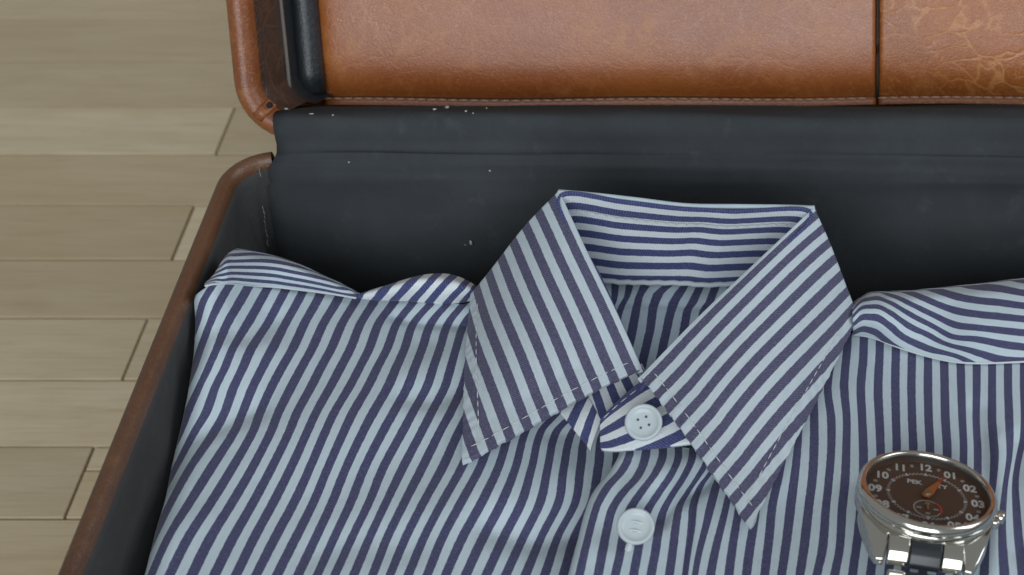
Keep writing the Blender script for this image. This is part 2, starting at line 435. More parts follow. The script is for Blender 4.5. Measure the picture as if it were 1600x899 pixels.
tube('panel_seam', [LP(XS, .0105+(s-.0105), .0408+.0048*math.exp(-max(s-.0100, 0)/.0075)) for s in np.linspace(.0102, .30, 60)], .0005, DTHR, case, 6)
# stitches along the foot of the panels
def stitch_mesh(L, r, mat, nm='stitch', bow=.35):
    V = []; F = []; n = 6; seg = 6
    for i in range(seg+1):
        t = i/seg; rr = r*(.35+.65*math.sin(math.pi*min(max(t, .06), .94))); z = bow*r*2*math.sin(math.pi*t)
        for k in range(n):
            a = 2*math.pi*k/n; V.append(((t-.5)*L, rr*math.cos(a), rr*math.sin(a)*.8+z))
    for i in range(seg):
        for k in range(n): F.append((i*n+k, i*n+(k+1) % n, (i+1)*n+(k+1) % n, (i+1)*n+k))
    F.append(tuple(range(n-1, -1, -1))); F.append(tuple(seg*n+k for k in range(n)))
    me = bpy.data.meshes.new(nm); me.from_pydata(V, [], F); me.update(); me.materials.append(mat)
    for p in me.polygons: p.use_smooth = True
    return me
def place(me, name, parent, p, xdir, zdir):
    o = bpy.data.objects.new(name, me); COL.objects.link(o); o.parent = parent; o.matrix_parent_inverse = parent_world(parent).inverted()
    x = Vector(xdir).normalized(); z = Vector(zdir).normalized(); y = z.cross(x).normalized(); z = x.cross(y)
    M = Matrix((x, y, z)).transposed().to_4x4(); M.translation = Vector(p); o.matrix_basis = M
    return o
sm = stitch_mesh(.0036, .00050, THRO, bow=.5)
for pp_, x0, x1 in ((pa, -.1972, XS-.002), (pb, XS+.002, .19)):
    x = x0
    while x < x1:
        und = .0004*math.sin(x*17+.5)+.0003*math.sin(x*60)
        place(sm, 'stitch', pp_, LP(x, .0066+.0024+und, .0459+random.uniform(-.0001, .0001)), (1, 0, random.uniform(-.08, .08)), -lm)
        x += .00385
for x0, x1 in ((-.1972, .19),):
    tube('stitch_channel', [LP(x, .0066+.0033+.0004*math.sin(x*17+.5)+.0003*math.sin(x*60), .0466) for x in np.linspace(x0, x1, 120)], .0006, DTHR, case, 6)
# folded corner of the lid rim with its nail hole
cp = [LP(LX+.0100+i*.0012, .0135-i*.0016, -.0016-.0010*math.sin(i/6*math.pi)) for i in range(7)]
P = np.zeros((9, 7, 3))
for i in range(9):
    t = i/8
    for j in range(7):
        v = (j/6-.5)
        P[i, j] = LP(LX+.0080+.0054*t+v*.0026, .0080+.0054*t-v*.0026, -.0012-.0024*math.sin(math.pi*min(1,t*1.15+.12))-.0005*math.cos(v*math.pi))
cf = grid('rim_corner_fold', P, None, LIDRIM, case, .0008)
bm = bmesh.new(); bmesh.ops.create_cone(bm, cap_ends=True, segments=14, radius1=.0011, radius2=.0009, depth=.0012)
q = Vector(LP(LX+.0128, .0126, -.0028)).to_4d(); M = Vector(-lm).to_track_quat('Z', 'Y').to_matrix().to_4x4(); M.translation = q.to_3d()
from_bm('nail_hole', bm, DARK, case, M)
# lint and chips on the lining
def fleck(px, py, plane, r, par, ax=(1, 1, 1), mt=None):
    d = ray(px, py); o0 = np.array([0, 0, HC]); p0, n0 = plane
    t = ((p0-o0)@n0)/(d@n0); p = o0+d*t
    bm = bmesh.new(); bmesh.ops.create_icosphere(bm, subdivisions=1, radius=1)
    for v in bm.verts: v.co *= random.uniform(.6, 1.25)
    M = Matrix.Translation(Vector(p)) @ Matrix.Diagonal((r*ax[0], r*ax[1], r*ax[2], 1))
    from_bm('lint', bm, mt or LINT, par, M)
BWALL = (np.array([0, YB-.0128, .1]), np.array([0, 1., 0])); LFL = (LP(0, .0108, .0), lu)
for px, py, r, ax in ((735, 380, .00075, (.7, .5, 1.6)), (765, 267, .00045, (1, .5, 1)), (545, 254, .0005, (1, .5, .8)), (727, 383, .0003, (1.6, .5, .6))):
    fleck(px, py, BWALL, r, case, ax)
for px, py, r, ax in ((679, 171, .0006, (1.5, .8, .5)), (698, 168, .0009, (1, 1, .5)), (728, 174, .0006, (.8, .9, .5)), (739, 177, .0004, (1, 1, .5)), (760, 169, .0004, (1, 1, .5)), (447, 170, .0006, (1.6, .7, .5)), (486, 178, .0004, (2.2, .7, .5)), (520, 180, .0004, (1, .8, .5)), (438, 160, .0009, (1.4, .9, .6))):
    fleck(px, py, LFL, r, case, ax)
CW = (np.array([0, YB-.0132, .1]), np.array([0, 1., 0]))
for (a, b_2) in (((405, 262), (407, 276)), ((411, 322), (419, 386))):
    n = 9 if b_2[1] > 300 else 3
    for i in range(n):
        t = (i+.5)/n; fleck(a[0]+(b_2[0]-a[0])*t+random.uniform(-.6, .6), a[1]+(b_2[1]-a[1])*t, CW, random.uniform(.00018, .00030), case, (.7, .7, 5.5), SCR)

# ------------------------------------------------------------------ shirt
shirt = empty('dress_shirt', (0, .3, .013))
tag(shirt, 'folded navy and white striped dress shirt lying in the suitcase', 'shirt')
PER = .0055
def seg_d(X, Y, pts):
    """distance of X,Y to a polyline given in photo points on the cloth"""
    best = np.full(np.shape(X), 9.)
    w_ = [U(a, b, .13) for a, b in pts]
    for p, q in zip(w_[:-1], w_[1:]):
        dx, dy = q[0]-p[0], q[1]-p[1]; L = dx*dx+dy*dy
        t = np.clip(((X-p[0])*dx+(Y-p[1])*dy)/L, 0, 1)
        best = np.minimum(best, np.hypot(X-p[0]-t*dx, Y-p[1]-t*dy))
    return best
def relief(X, Y, feats):
    z = 0
    for pts, wd, am in feats: z = z + am*np.exp(-(seg_d(X, Y, pts)/wd)**2)
    return z
def solve(px, py, hfun, it=7):
    z = np.full(np.shape(px), .13)
    for _ in range(it):
        P = U(px, py, z); z = .5*z+.5*hfun(P[..., 0], P[..., 1], px, py)
    return U(px, py, z)
def lengths(P, axis):
    d = np.linalg.norm(np.diff(P, axis=axis), axis=-1)
    s = np.cumsum(d, axis=axis); pad = [(0, 0), (0, 0)]; pad[axis] = (1, 0)
    return np.pad(s, pad)

# --- front on the left: stripes traced row by row  (row: first index, positions)
LR = {
 430: (0, [343, 368, 398, 430, 458, 486, 514, 546, 574, 604, 640, 672, 703, 731, 757, 782]),
 470: (0, [317.5, 344, 376, 407.5, 437.5, 466, 495, 527.5, 556, 585, 617.5, 647.5, 677, 703, 728, 755]),
 505: (0, [308, 327.5, 355, 387.5, 419, 446, 476, 506, 535, 564, 592, 621, 646, 674, 701, 726, 752]),
 545: (1, [312.5, 339, 363, 392, 426, 457.5, 487.5, 517.5, 547.5, 577, 605, 632, 659.5, 687.5, 712.5, 738]),
 575: (1, [303, 325, 351, 379, 410, 440, 471, 501, 532, 562, 589, 619, 648, 677, 704, 731]),
 605: (2, [310.5, 336, 365, 395, 424, 455, 486, 516, 546, 574, 606, 637, 667, 695, 722]),
 645: (2, [292, 322, 351, 379, 406, 435, 464, 494, 522, 551, 583, 615, 645, 674, 704, 732]),
 675: (3, [302.5, 335, 366, 395, 423, 452, 480, 508, 537, 567, 598, 629, 659, 687, 717, 745, 771, 797, 821, 845, 869, 895, 917]),
 730: (3, [275, 296, 331, 364, 395, 425, 455, 485, 512.5, 541, 570, 599, 630, 660, 692, 722, 750, 779, 806, 831, 856, 881, 907, 935]),
 785: (4, [266, 296, 330, 363, 396, 427, 460, 490, 519, 548, 577, 603, 632, 662, 691, 720, 753, 784, 815, 844, 873, 899, 924]),
 840: (5, [261, 294, 329, 365, 397.5, 430, 462.5, 494, 522.5, 550, 577.5, 605, 634, 662.5, 691, 722.5, 755, 787.5, 817.5, 846, 871, 897]),
 899: (5, [235, 264, 300, 335, 369, 400, 432.5, 466, 496, 522.5, 552.5, 582.5, 609, 637.5, 667.5, 696, 727.5, 760, 790, 821, 851, 880]),
 975: (5, [200, 229, 263, 297, 332, 362, 394, 428, 460, 487, 518, 550, 577, 606, 636, 664, 694, 727, 757, 788, 820, 852]),
}
VPK = lambda x, y0_, y1_: PPX+(x-PPX)*(y1_+2200)/(y0_+2200)      # straight on along the case
LR[1500] = (5, [VPK(x, 975, 1500) for x in LR[975][1]])
K0, K1 = -3, 31
rowsY = np.array(sorted(LR)); rowsX = []
for y in rowsY:
    k0, xs_ = LR[y]; xs_ = list(xs_)
    while k0 > K0: k0 -= 1; xs_.insert(0, xs_[0]-20)
    while k0+len(xs_)-1 < K1: xs_.append(xs_[-1]+27.5)
    rowsX.append(xs_)
rowsX = np.array(rowsX); ks = np.arange(K0, K1+1)
edge_y = [440, 462, 505, 555, 585, 622, 660, 690, 735, 785, 817, 895, 975, 1510]
edge_x = [312, 305, 305, 302, 298, 292, 284, 277, 267, 257, 247, 227, 206, 22]
rb_y = [430, 500, 560, 620, 680, 720, 780, 840, 899, 975, 1500]
rb_x = [765, 800, 845, 905, 965, 975, 945, 925, 908, 885, 810]
seamx = [305, 321, 355, 387, 430, 460, 495, 530, 557, 575, 615, 655, 692, 732, 770]
seamy = [461, 447, 444, 447, 449, 452, 456, 461, 466, 467, 469, 473, 475, 469, 460]
NC, NR = 170, 190
PX = np.zeros((NC, NR)); PY = np.zeros((NC, NR)); UI = np.zeros((NC, NR))
for a in range(NC):
    c = a/(NC-1); c = c**1.25
    yt = interp(seamx, seamy, 305+c*(755-305))
    PY[a] = yt+(1490-yt)*np.linspace(0, 1, NR)**1.35
for b in range(NR):
    for_y = PY[:, b]
    # stripe positions at each column's own row
    for a in range(NC):
        y = for_y[a]
        xk = np.array([0.0]*len(ks))
        i = np.clip(np.searchsorted(rowsY, y)-1, 0, len(rowsY)-2)
        lo, hi = max(i-1, 0), min(i+3, len(rowsY))
        # cubic in y for every stripe at once
        t = (y-rowsY[i])/(rowsY[i+1]-rowsY[i])
        p1, p2 = rowsX[i], rowsX[i+1]; h = rowsY[i+1]-rowsY[i]
        m1 = (p2-rowsX[i-1])/(rowsY[i+1]-rowsY[i-1]) if i > 0 else (p2-p1)/h
        m2 = (rowsX[i+2]-p1)/(rowsY[i+2]-rowsY[i]) if i+2 < len(rowsY) else (p2-p1)/h
        xk = (2*t**3-3*t**2+1)*p1+(t**3-2*t**2+t)*h*m1+(-2*t**3+3*t**2)*p2+(t**3-t**2)*h*m2
        c = (a/(NC-1))**1.25
        xe = interp(edge_x and edge_y, edge_x, y); xr = interp(rb_y, rb_x, y)
        x = xe+(xr-xe)*c
        PX[a, b] = x; UI[a, b] = np.interp(x, xk, ks)
LF = [([(262, 735), (285, 688), (330, 668), (395, 640)], .0055, -.0026), ([(292, 622), (330, 600), (420, 560)], .008, .0016),
      ([(300, 582), (337, 557), (387, 542), (425, 505)], .005, -.0022), ([(330, 520), (380, 490)], .007, .0012),
      ([(900, 812), (870, 815), (835, 828), (770, 820)], .006, -.0032), ([(880, 740), (800, 770), (700, 800)], .012, .0022),
      ([(620, 488), (660, 497), (745, 507)], .0028, -.0022), ([(640, 478), (745, 488)], .004, .0014),
      ([(560, 470), (620, 485), (660, 530)], .007, -.0015), ([(640, 622), (680, 625), (735, 600)], .005, -.0022),
      ([(640, 590), (720, 560)], .009, .0014), ([(500, 860), (560, 845), (640, 850)], .007, -.0018),
      ([(420, 700), (520, 660), (620, 640)], .016, .0018), ([(240, 860), (300, 820)], .008, .0012), ([(500, 780), (620, 720)], .012, -.0012)]
def edge_z(py):
    x = np.interp(py, edge_y, edge_x); req = HC-(.2118*FPX/(PPX-x))*(sT+(py-PPY)/FPX*cT)
    return np.maximum(req+.0012, .1245)
def lift(px, py):
    d = np.maximum(px-np.interp(py, edge_y, edge_x), 0)
    return (edge_z(py)-.1245)*np.exp(-(d/95)**2)
def hL(X, Y, px, py):
    z = .1300+relief(X, Y, LF)+lift(px, py)
    d = np.maximum((px-np.interp(py, edge_y, edge_x))*.0002, 0); r = .007
    dd = np.clip(r-d, 0, r); z = z-(r-np.sqrt(np.maximum(r*r-dd*dd, 0)))*.85
    z = z - .0072*np.clip((px-740)/170, 0, 1)*np.clip((py-560)/120, 0, 1)
    return z
P = solve(PX, PY, hL)
V = lengths(P, 1)/PER
# side of the fold turns down into the case
K = 10; side = np.zeros((K, NR, 3)); su = np.zeros((K, NR))
for i in range(K):
    q = (K-i)/K; side[i] = P[0]+np.array([0.0015*math.sin(q*3)-.0, 0, 0])+np.array([.004*q, 0, -.10*q]); su[i] = UI[0]-q*.10/PER
P2 = np.concatenate([side, P]); U2 = np.concatenate([su, UI]); V2 = np.concatenate([np.repeat(V[:1], K, 0), V])
def turn_end(P, U_, V_, drop=.10, K=10):
    q = (np.arange(1, K+1)/K)[None, :, None]
    T = P[:, -1:]+np.concatenate([0*q, -.006*np.sin(q*math.pi/2), -drop*q**1.5], -1)
    return np.concatenate([P, T], 1), np.concatenate([U_, np.repeat(U_[:, -1:], K, 1)], 1), np.concatenate([V_, V_[:, -1:]+q[..., 0]*drop/PER], 1)
P2, U2, V2 = turn_end(P2, U2, V2)
grid('left_front', P2, np.stack([U2, V2], -1), COT, shirt, .0006)

# --- front on the right with the button placket
RS = {
 -17: [(880, 905), (897, 845), (908, 800), (920, 770), (944, 738), (960, 712), (965, 688)],
 -16: [(905, 899), (916, 850), (926, 812), (935, 785), (952, 757), (972, 735), (982, 715), (986, 692)],
 -15: [(935, 899), (942, 860), (949, 825), (957, 795), (972, 772), (995, 747), (1007, 720), (1011, 694)],
 -14: [(961, 899), (969, 865), (976, 825), (985, 795), (1007, 762), (1025, 737), (1035, 715), (1036, 697)],
 -13: [(990, 899), (997, 860), (1003, 825), (1011, 800), (1030, 770), (1050, 740), (1060, 715), (1060, 699)],
 -12: [(1017, 899), (1024, 862), (1030, 825), (1036, 800), (1048, 777), (1067, 747), (1080, 720), (1083, 702)],
 -11: [(1046, 899), (1052, 855), (1057, 815), (1063, 789), (1076, 768), (1090, 747), (1103, 725), (1109, 700)],
 -10: [(1071, 899), (1080, 830), (1087, 775), (1095, 758), (1109, 740), (1125, 705)],
 -9: [(1085, 899), (1092, 862), (1102, 825), (1112, 787), (1120, 757), (1128, 735), (1143, 700)],
 -8: [(1110, 899), (1120, 850), (1130, 812), (1137, 782), (1145, 750), (1160, 700)],
 -7: [(1139, 899), (1145, 850), (1151, 812), (1158, 770), (1168, 730), (1181, 690)],
 -6: [(1166, 899), (1172, 855), (1177, 825), (1184, 780), (1193, 735), (1205, 690)],
 -5: [(1195, 899), (1202, 837), (1207, 787), (1217, 745), (1226, 700), (1234, 660)],
 -4: [(1221, 899), (1226, 865), (1230, 837), (1236, 787), (1242, 737), (1247, 687), (1249, 650)],
 -3: [(1250, 899), (1255, 865), (1264, 790), (1269, 752), (1272, 702), (1272, 655), (1272, 620)],
 -2: [(1276, 899), (1284, 865), (1291, 790), (1295, 752), (1299, 702), (1299, 655), (1293, 605), (1297, 575), (1300, 545)],
 -1: [(1304, 899), (1311, 865), (1316, 790), (1320, 752), (1322, 702), (1323, 655), (1319, 600), (1323, 550), (1325, 525)],
 0: [(1332, 899), (1340, 840), (1346, 790), (1349, 752), (1349, 702), (1347, 655), (1345, 605), (1349, 560), (1350, 524)],
 1: [(1360, 899), (1368, 840), (1374, 760), (1376, 702), (1374, 655), (1372, 605), (1374, 560), (1375, 528)],
 2: [(1388, 899), (1395, 840), (1400, 760), (1401, 702), (1400, 655), (1399, 605), (1400, 539)],
 3: [(1414, 899), (1421, 840), (1425, 760), (1427, 702), (1425, 655), (1424, 605), (1425, 550)],
 4: [(1441, 899), (1448, 840), (1451, 760), (1453, 702), (1451, 655), (1450, 605), (1450, 558)],
 5: [(1470, 899), (1475, 840), (1478, 760), (1480, 702), (1477, 655), (1476, 605), (1475, 564)],
 6: [(1495, 899), (1500, 840), (1504, 760), (1506, 702), (1504, 655), (1502, 605), (1501, 566)],
 7: [(1514, 899), (1520, 840), (1527, 760), (1527, 702), (1525, 655), (1526, 605), (1526, 566)],
 8: [(1537, 899), (1544, 810), (1551, 760), (1554, 720), (1550, 655), (1550, 605), (1550, 566)],
 9: [(1570, 899), (1566, 820), (1571, 760), (1578, 710), (1577, 655), (1575, 605), (1575, 565)],
 10: [(1597, 899), (1588, 800), (1586, 750), (1592, 712), (1599, 683), (1601, 655), (1600, 605), (1600, 564)],
 11: [(1626, 899), (1617, 800), (1613, 750), (1618, 710), (1625, 655), (1625, 600), (1625, 563)],
 12: [(1654, 899), (1645, 800), (1641, 750), (1645, 710), (1650, 655), (1650, 600), (1650, 562)],
 13: [(1682, 899), (1673, 800), (1669, 750), (1672, 710), (1675, 655), (1675, 600), (1675, 560)],
}
for k_r in range(14, 34): RS[k_r] = [(x+25.5*(k_r-13)*(y+2200)/2900, y) for x, y in RS[13]]
for k_r in RS:
    a_, b_y = max(RS[k_r], key=lambda p: p[1]); RS[k_r] = [(VPK(a_, b_y, 1500), 1500)]+[(VPK(a_, b_y, 1150), 1150)]+RS[k_r]
kr = np.array(sorted(RS))
topx = [955, 967, 1000, 1040, 1077, 1100, 1150, 1210, 1290, 1325, 1350, 1375, 1400, 1425, 1450, 1475, 1501, 1550, 1600, 1700]
topy = [684, 684, 689, 695, 700, 692, 655, 610, 545, 520, 521, 527, 538, 549, 557, 563, 566, 566, 563, 556]
ktop = [np.interp(-1, [0], [0])]*0
NI, NT = 330, 150
ii = np.r_[np.linspace(-16.72, 13, 250), np.linspace(13, 33, 81)[1:]]; PX = np.zeros((NI, NT)); PY = np.zeros((NI, NT))
kx_top = np.array([RS[k][-1][0] for k in kr])
for a, i_ in enumerate(ii):
    xt = interp(kr, kx_top, i_); yt = np.interp(xt, topx, topy)
    ys = yt+(1490-yt)*np.linspace(0, 1, NT)**1.35; PY[a] = ys
    kk = int(np.clip(math.floor(i_), -17, 32)); use = [k for k in range(kk-1, kk+3) if -17 <= k <= 33]
    cols = []
    for k in use:
        p = sorted([(y, x) for x, y in RS[k]]); cols.append(interp([q[0] for q in p], [q[1] for q in p], ys))
    cols = np.array(cols)
    PX[a] = [interp(use, cols[:, j], i_) for j in range(NT)]
UI = np.repeat(ii[:, None], NT, 1)
RF = [([(1120, 735), (1095, 755), (1070, 770), (1045, 792), (1028, 818)], .0036, -.0046), ([(1085, 735), (1040, 765), (1000, 790)], .007, .0026),
      ([(960, 740), (925, 800), (905, 880)], .006, .0012), ([(1066, 905), (1080, 830), (1088, 770)], .0016, -.0004),
      ([(1525, 640), (1545, 760), (1525, 900)], .0035, -.0020), ([(1590, 690), (1580, 760), (1600, 860)], .004, -.0026), ([(1563, 690), (1560, 800), (1550, 900)], .004, .0018),
      ([(1300, 560), (1300, 620), (1330, 700)], .010, -.0014), ([(1215, 800), (1205, 899)], .010, -.0012), ([(1310, 720), (1280, 899)], .009, .0012), ([(1140, 800), (1120, 899)], .007, .001)]
def hR(X, Y, px, py):
    z = .1308+relief(X, Y, RF)
    lx = np.interp(py, [688, 712, 738, 770, 800, 845, 905, 1500], [965, 960, 944, 920, 908, 897, 880, VPK(880, 905, 1500)])
    d = np.maximum((px-lx-7)*.0002, 0); r = .0034; dd = np.clip(r-d, 0, r); z = z-(r-np.sqrt(np.maximum(r*r-dd*dd, 0)))
    z = z+.0036*np.clip((np.where(py > 905, VPK(1080, 905, py), 1080)-px)/50, 0, 1)
    return z
P = solve(PX, PY, hR); V = lengths(P, 1)/PER
K = 5; side = np.zeros((K, NT, 3)); su = np.zeros((K, NT))
for i in range(K):
    q = (K-i)/K; side[i] = P[0]+np.array([.0035*q, 0, -.0028*math.sin(q*math.pi/2)]); su[i] = UI[0]-q*.6
q = (np.arange(1, 9)/8)[:, None, None]; far = P[-1:]+np.concatenate([.006*np.sin(q*math.pi/2), 0*q, -.10*q**1.5], -1)
P2 = np.concatenate([side, P, far]); U2 = np.concatenate([su, UI, UI[-1:]+q[..., 0]*.1/PER]); V2 = np.concatenate([np.repeat(V[:1], K, 0), V, np.repeat(V[-1:], 8, 0)])
P2, U2, V2 = turn_end(P2, U2, V2)
grid('right_front', P2, np.stack([U2, V2], -1), COT, shirt, .0006)
def on_right(px, py, dz=0.0):
    a = np.array(px, float); b = np.array(py, float)
    p = solve(a, b, hR); return p+np.array([0, 0, dz])
# placket stitching
st_me = stitch_mesh(.0020, .00014, NTHR)
pl = [(1066, 905), (1072, 870), (1078, 830), (1083, 795), (1088, 770)]
ysq = np.linspace(905, 772, 46)
pts = on_right(interp([p[1] for p in pl], [p[0] for p in pl], ysq)+3, ysq, .0004)
right_front = bpy.data.objects['right_front']
for p, q in zip(pts[:-1], pts[1:]): place(st_me, 'stitch', right_front, (p+q)/2, q-p, (0, 0, 1))

# --- shoulder pieces
def build_cols(xs, yb, yt, ib, itop, zb, zt, name, bulge, back=.008, drop=.05, n=26, m=110, horiz=True):
    """piece between a seam (bottom) and a turned-over top edge; stripes run along it"""
    xq = np.linspace(xs[0], xs[-1], m)
    B = interp(xs, yb, xq); T = interp(xs, yt, xq); IB = interp(xs, ib, xq); IT = interp(xs, itop, xq)
    tt = np.linspace(0, 1, n)
    py = B[:, None]+(T-B)[:, None]*tt; px = np.repeat(xq[:, None], n, 1); ui = IB[:, None]+(IT-IB)[:, None]*tt
    hgt = np.clip((B-T)/40, 0.05, 1)[:, None]
    z = zb+(zt-zb)*tt[None, :]**1.0*hgt+bulge*np.sin(math.pi*tt[None, :]*.85)*hgt
    z = z - .004*hgt*np.clip((tt[None, :]-.8)/.2, 0, 1)**2
    if name == 'folded_sleeve': z = z+lift(px, np.repeat(B[:, None], n, 1))*np.linspace(.95, .75, n)[None, :]
    P = U(px, py, z)
    L = lengths(P, 0)/PER
    K = 12; Q = np.zeros((m, K, 3)); qi = np.zeros((m, K))
    for k in range(K):
        q = (k+1)/K
        Q[:, k] = P[:, -1]+np.array([0, back*math.sin(q*math.pi/2), -drop*q*q-.002*q]); qi[:, k] = ui[:, -1]+q*drop/PER
    P = np.concatenate([P, Q], 1); ui = np.concatenate([ui, qi], 1); L = np.concatenate([L, np.repeat(L[:, -1:], K, 1)], 1)
    grid(name, P, np.stack([ui, L], -1), COT, shirt, .0006)
    return P[:, 0]
zx = lambda a: [280+v/4 for v in a]; zy = lambda a: [380+v/4 for v in a]
xs = [165, 205, 240, 270, 300, 345, 400, 500, 600, 720, 860, 1000, 1110]
yb = [272, 260, 257, 255, 254, 256, 262, 270, 275, 288, 305, 325, 345]; yt = [262, 226, 182, 130, 88, 56, 58, 76, 100, 138, 203, 268, 328]
sp = [10, 15, 22, 27, 33, 35, 37, 39, 38, 35, 29, 21, 14]
s1 = build_cols(zx(xs), zy(yb), zy(yt), [0.1]*13, [.1+(b-t)/s for b, t, s in zip(yb, yt, sp)], .1312, .1375, 'folded_sleeve', .0022)
tube('sleeve_seam', [p+np.array([0, -.0003, .0004]) for p in s1[::2]], .00050, WHT, shirt, 8, .7)
# rounded shoulder next to the collar (stripes run up over it)
kb = [(310, 176), (430, 190), (540, 193), (660, 199), (760, 209), (870, 214), (970, 203), (1060, 185), (1150, 170)]
kt = [(330, 172), (520, 112), (690, 62), (815, 47), (910, 57), (995, 92), (1040, 120), (1085, 140), (1150, 150)]
m, n = 90, 24; kk = np.arange(-1, 8); iq = np.linspace(-1, 7, m); tt = np.linspace(0, 1, n)
c1 = lambda pts, i: interp(kk, [p[i] for p in pts], iq)
bx_, by_, tx_, ty_ = 480+c1(kb, 0)/4, 420+c1(kb, 1)/4, 480+c1(kt, 0)/4, 420+c1(kt, 1)/4
px = bx_[:, None]+(tx_-bx_)[:, None]*(tt**1.15); py = by_[:, None]+(ty_-by_)[:, None]*tt
hg = np.clip((by_-ty_)/35, 0.03, 1)[:, None]
z = .1310+(.0085*tt+.0025*np.sin(math.pi*tt*.9)-.004*np.clip((tt-.8)/.2, 0, 1)**2)*hg
P = U(px, py, z); L = lengths(P, 1)/PER
K = 12; Q = np.zeros((m, K, 3)); 
for k in range(K):
    q = (k+1)/K; Q[:, k] = P[:, -1]+np.array([0, .008*math.sin(q*math.pi/2), -.05*q*q-.002*q])
P = np.concatenate([P, Q], 1); L = np.concatenate([L, L[:, -1:]+np.linspace(.5, 8, K)], 1)
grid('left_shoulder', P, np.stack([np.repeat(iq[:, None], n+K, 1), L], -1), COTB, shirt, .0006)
tube('shoulder_seam', [p+np.array([0, -.0002, .0002]) for p in P[4:, 0][::3]], .00032, WHT, shirt, 6, .7)
# yoke on the right
zx = lambda a: [1200+v/4 for v in a]; zy = lambda a: [430+v/4 for v in a]
cols = [(530, [(0, 352), (1, 300), (2, 262), (3, 232)], 372, 195), (580, [(0, 330), (1, 265), (2, 217), (3, 180)], 374, 160), (640, [(0, 336), (1, 258), (2, 205), (3, 160)], 384, 128), (680, [(0, 352), (1, 262), (2, 205), (3, 155)], 396, 124), (760, [(0, 420), (1, 312), (2, 240), (3, 180), (4, 136)], 428, 121),
        (850, [(1, 388), (2, 300), (3, 230), (4, 170)], 460, 118), (1000, [(1, 462), (2, 376), (3, 310), (4, 240), (5, 165)], 505, 105), (1150, [(2, 446), (3, 390), (4, 310), (5, 220), (6, 135)], 537, 90),
        (1300, [(2, 485), (3, 402), (4, 335), (5, 250), (6, 165), (7, 82)], 548, 74), (1450, [(2, 530), (3, 430), (4, 350), (5, 265), (6, 180), (7, 95)], 545, 56), (1600, [(3, 452), (4, 365), (5, 280), (6, 200), (7, 120), (8, 45)], 538, 38), (1800, [(3, 465), (4, 380), (5, 300), (6, 220), (7, 140), (8, 65)], 528, 10), (2000, [(3, 470), (4, 390), (5, 310), (6, 235), (7, 155), (8, 80)], 518, -10), (3000, [(3, 470), (4, 390), (5, 310), (6, 235), (7, 155), (8, 80)], 518, -10), (3780, [(3, 470), (4, 390), (5, 310), (6, 235), (7, 155), (8, 80)], 518, -10)]
cx = [c[0] for c in cols]; n = 30; m = 220; xq = np.linspace(cx[0], cx[-1], m); tt = np.linspace(0, 1, n)
yb = interp(cx, [c[2] for c in cols], xq); yt = interp(cx, [c[3] for c in cols], xq)
YY = yb[:, None]+(yt-yb)[:, None]*tt
IC = np.zeros((len(cols), m*0+n)); ui = np.zeros((m, n))
tab = np.zeros((len(cols), n))
for a, c in enumerate(cols):
    y_ = c[2]+(c[3]-c[2])*tt; pts = sorted([(y, k) for k, y in c[1]]); tab[a] = np.interp(y_, [p[0] for p in pts], [p[1] for p in pts])
    lo, hi = pts[0], pts[-1]
    s_lo = (pts[1][1]-pts[0][1])/(pts[1][0]-pts[0][0]); s_hi = (pts[-1][1]-pts[-2][1])/(pts[-1][0]-pts[-2][0])
    tab[a] += np.where(y_ < lo[0], (y_-lo[0])*s_lo, 0)+np.where(y_ > hi[0], (y_-hi[0])*s_hi, 0)
for j in range(n): ui[:, j] = interp(cx, tab[:, j], xq)
px = np.repeat((1200+xq/4)[:, None], n, 1); py = 430+YY/4
lump = np.exp(-((px-1365)/40)**2)
z = .1315+.0068*tt+.0035*np.sin(math.pi*tt*.8)+.0035*lump*np.sin(math.pi*tt) - .004*np.clip((tt-.85)/.15, 0, 1)**2 - .002*np.exp(-((px-1470)/40)**2)*np.sin(math.pi*tt)
P = U(px, py, z); L = lengths(P, 0)/PER
K = 12; Q = np.zeros((m, K, 3)); qi = np.zeros((m, K))
for k in range(K):
    q = (k+1)/K; Q[:, k] = P[:, -1]+np.array([0, .010*math.sin(q*math.pi/2), -.06*q*q-.002*q]); qi[:, k] = ui[:, -1]+q*.06/PER
grid('right_yoke', np.concatenate([P, Q], 1), np.stack([np.concatenate([ui, qi], 1), np.concatenate([L, np.repeat(L[:, -1:], K, 1)], 1)], -1), COT, shirt, .0006)
tube('yoke_seam', [p+np.array([0, -.0004, .0002]) for p in P[3:, 0][::2]], .00045, WHT, shirt, 8, .7)

# body of the folded shirt below the visible layers
loops = []
for z, d in ((.016, .012), (.018, .004), (.05, .001), (.085, .0), (.098, .003), (.105, .010), (.107, .03)):
    loops.append([(x, y, z) for x, y in rrect(-.186+d, .150-d, .200+d, .392-d, .02)])
body = loft('folded_body', loops, WHT, shirt, 'last')

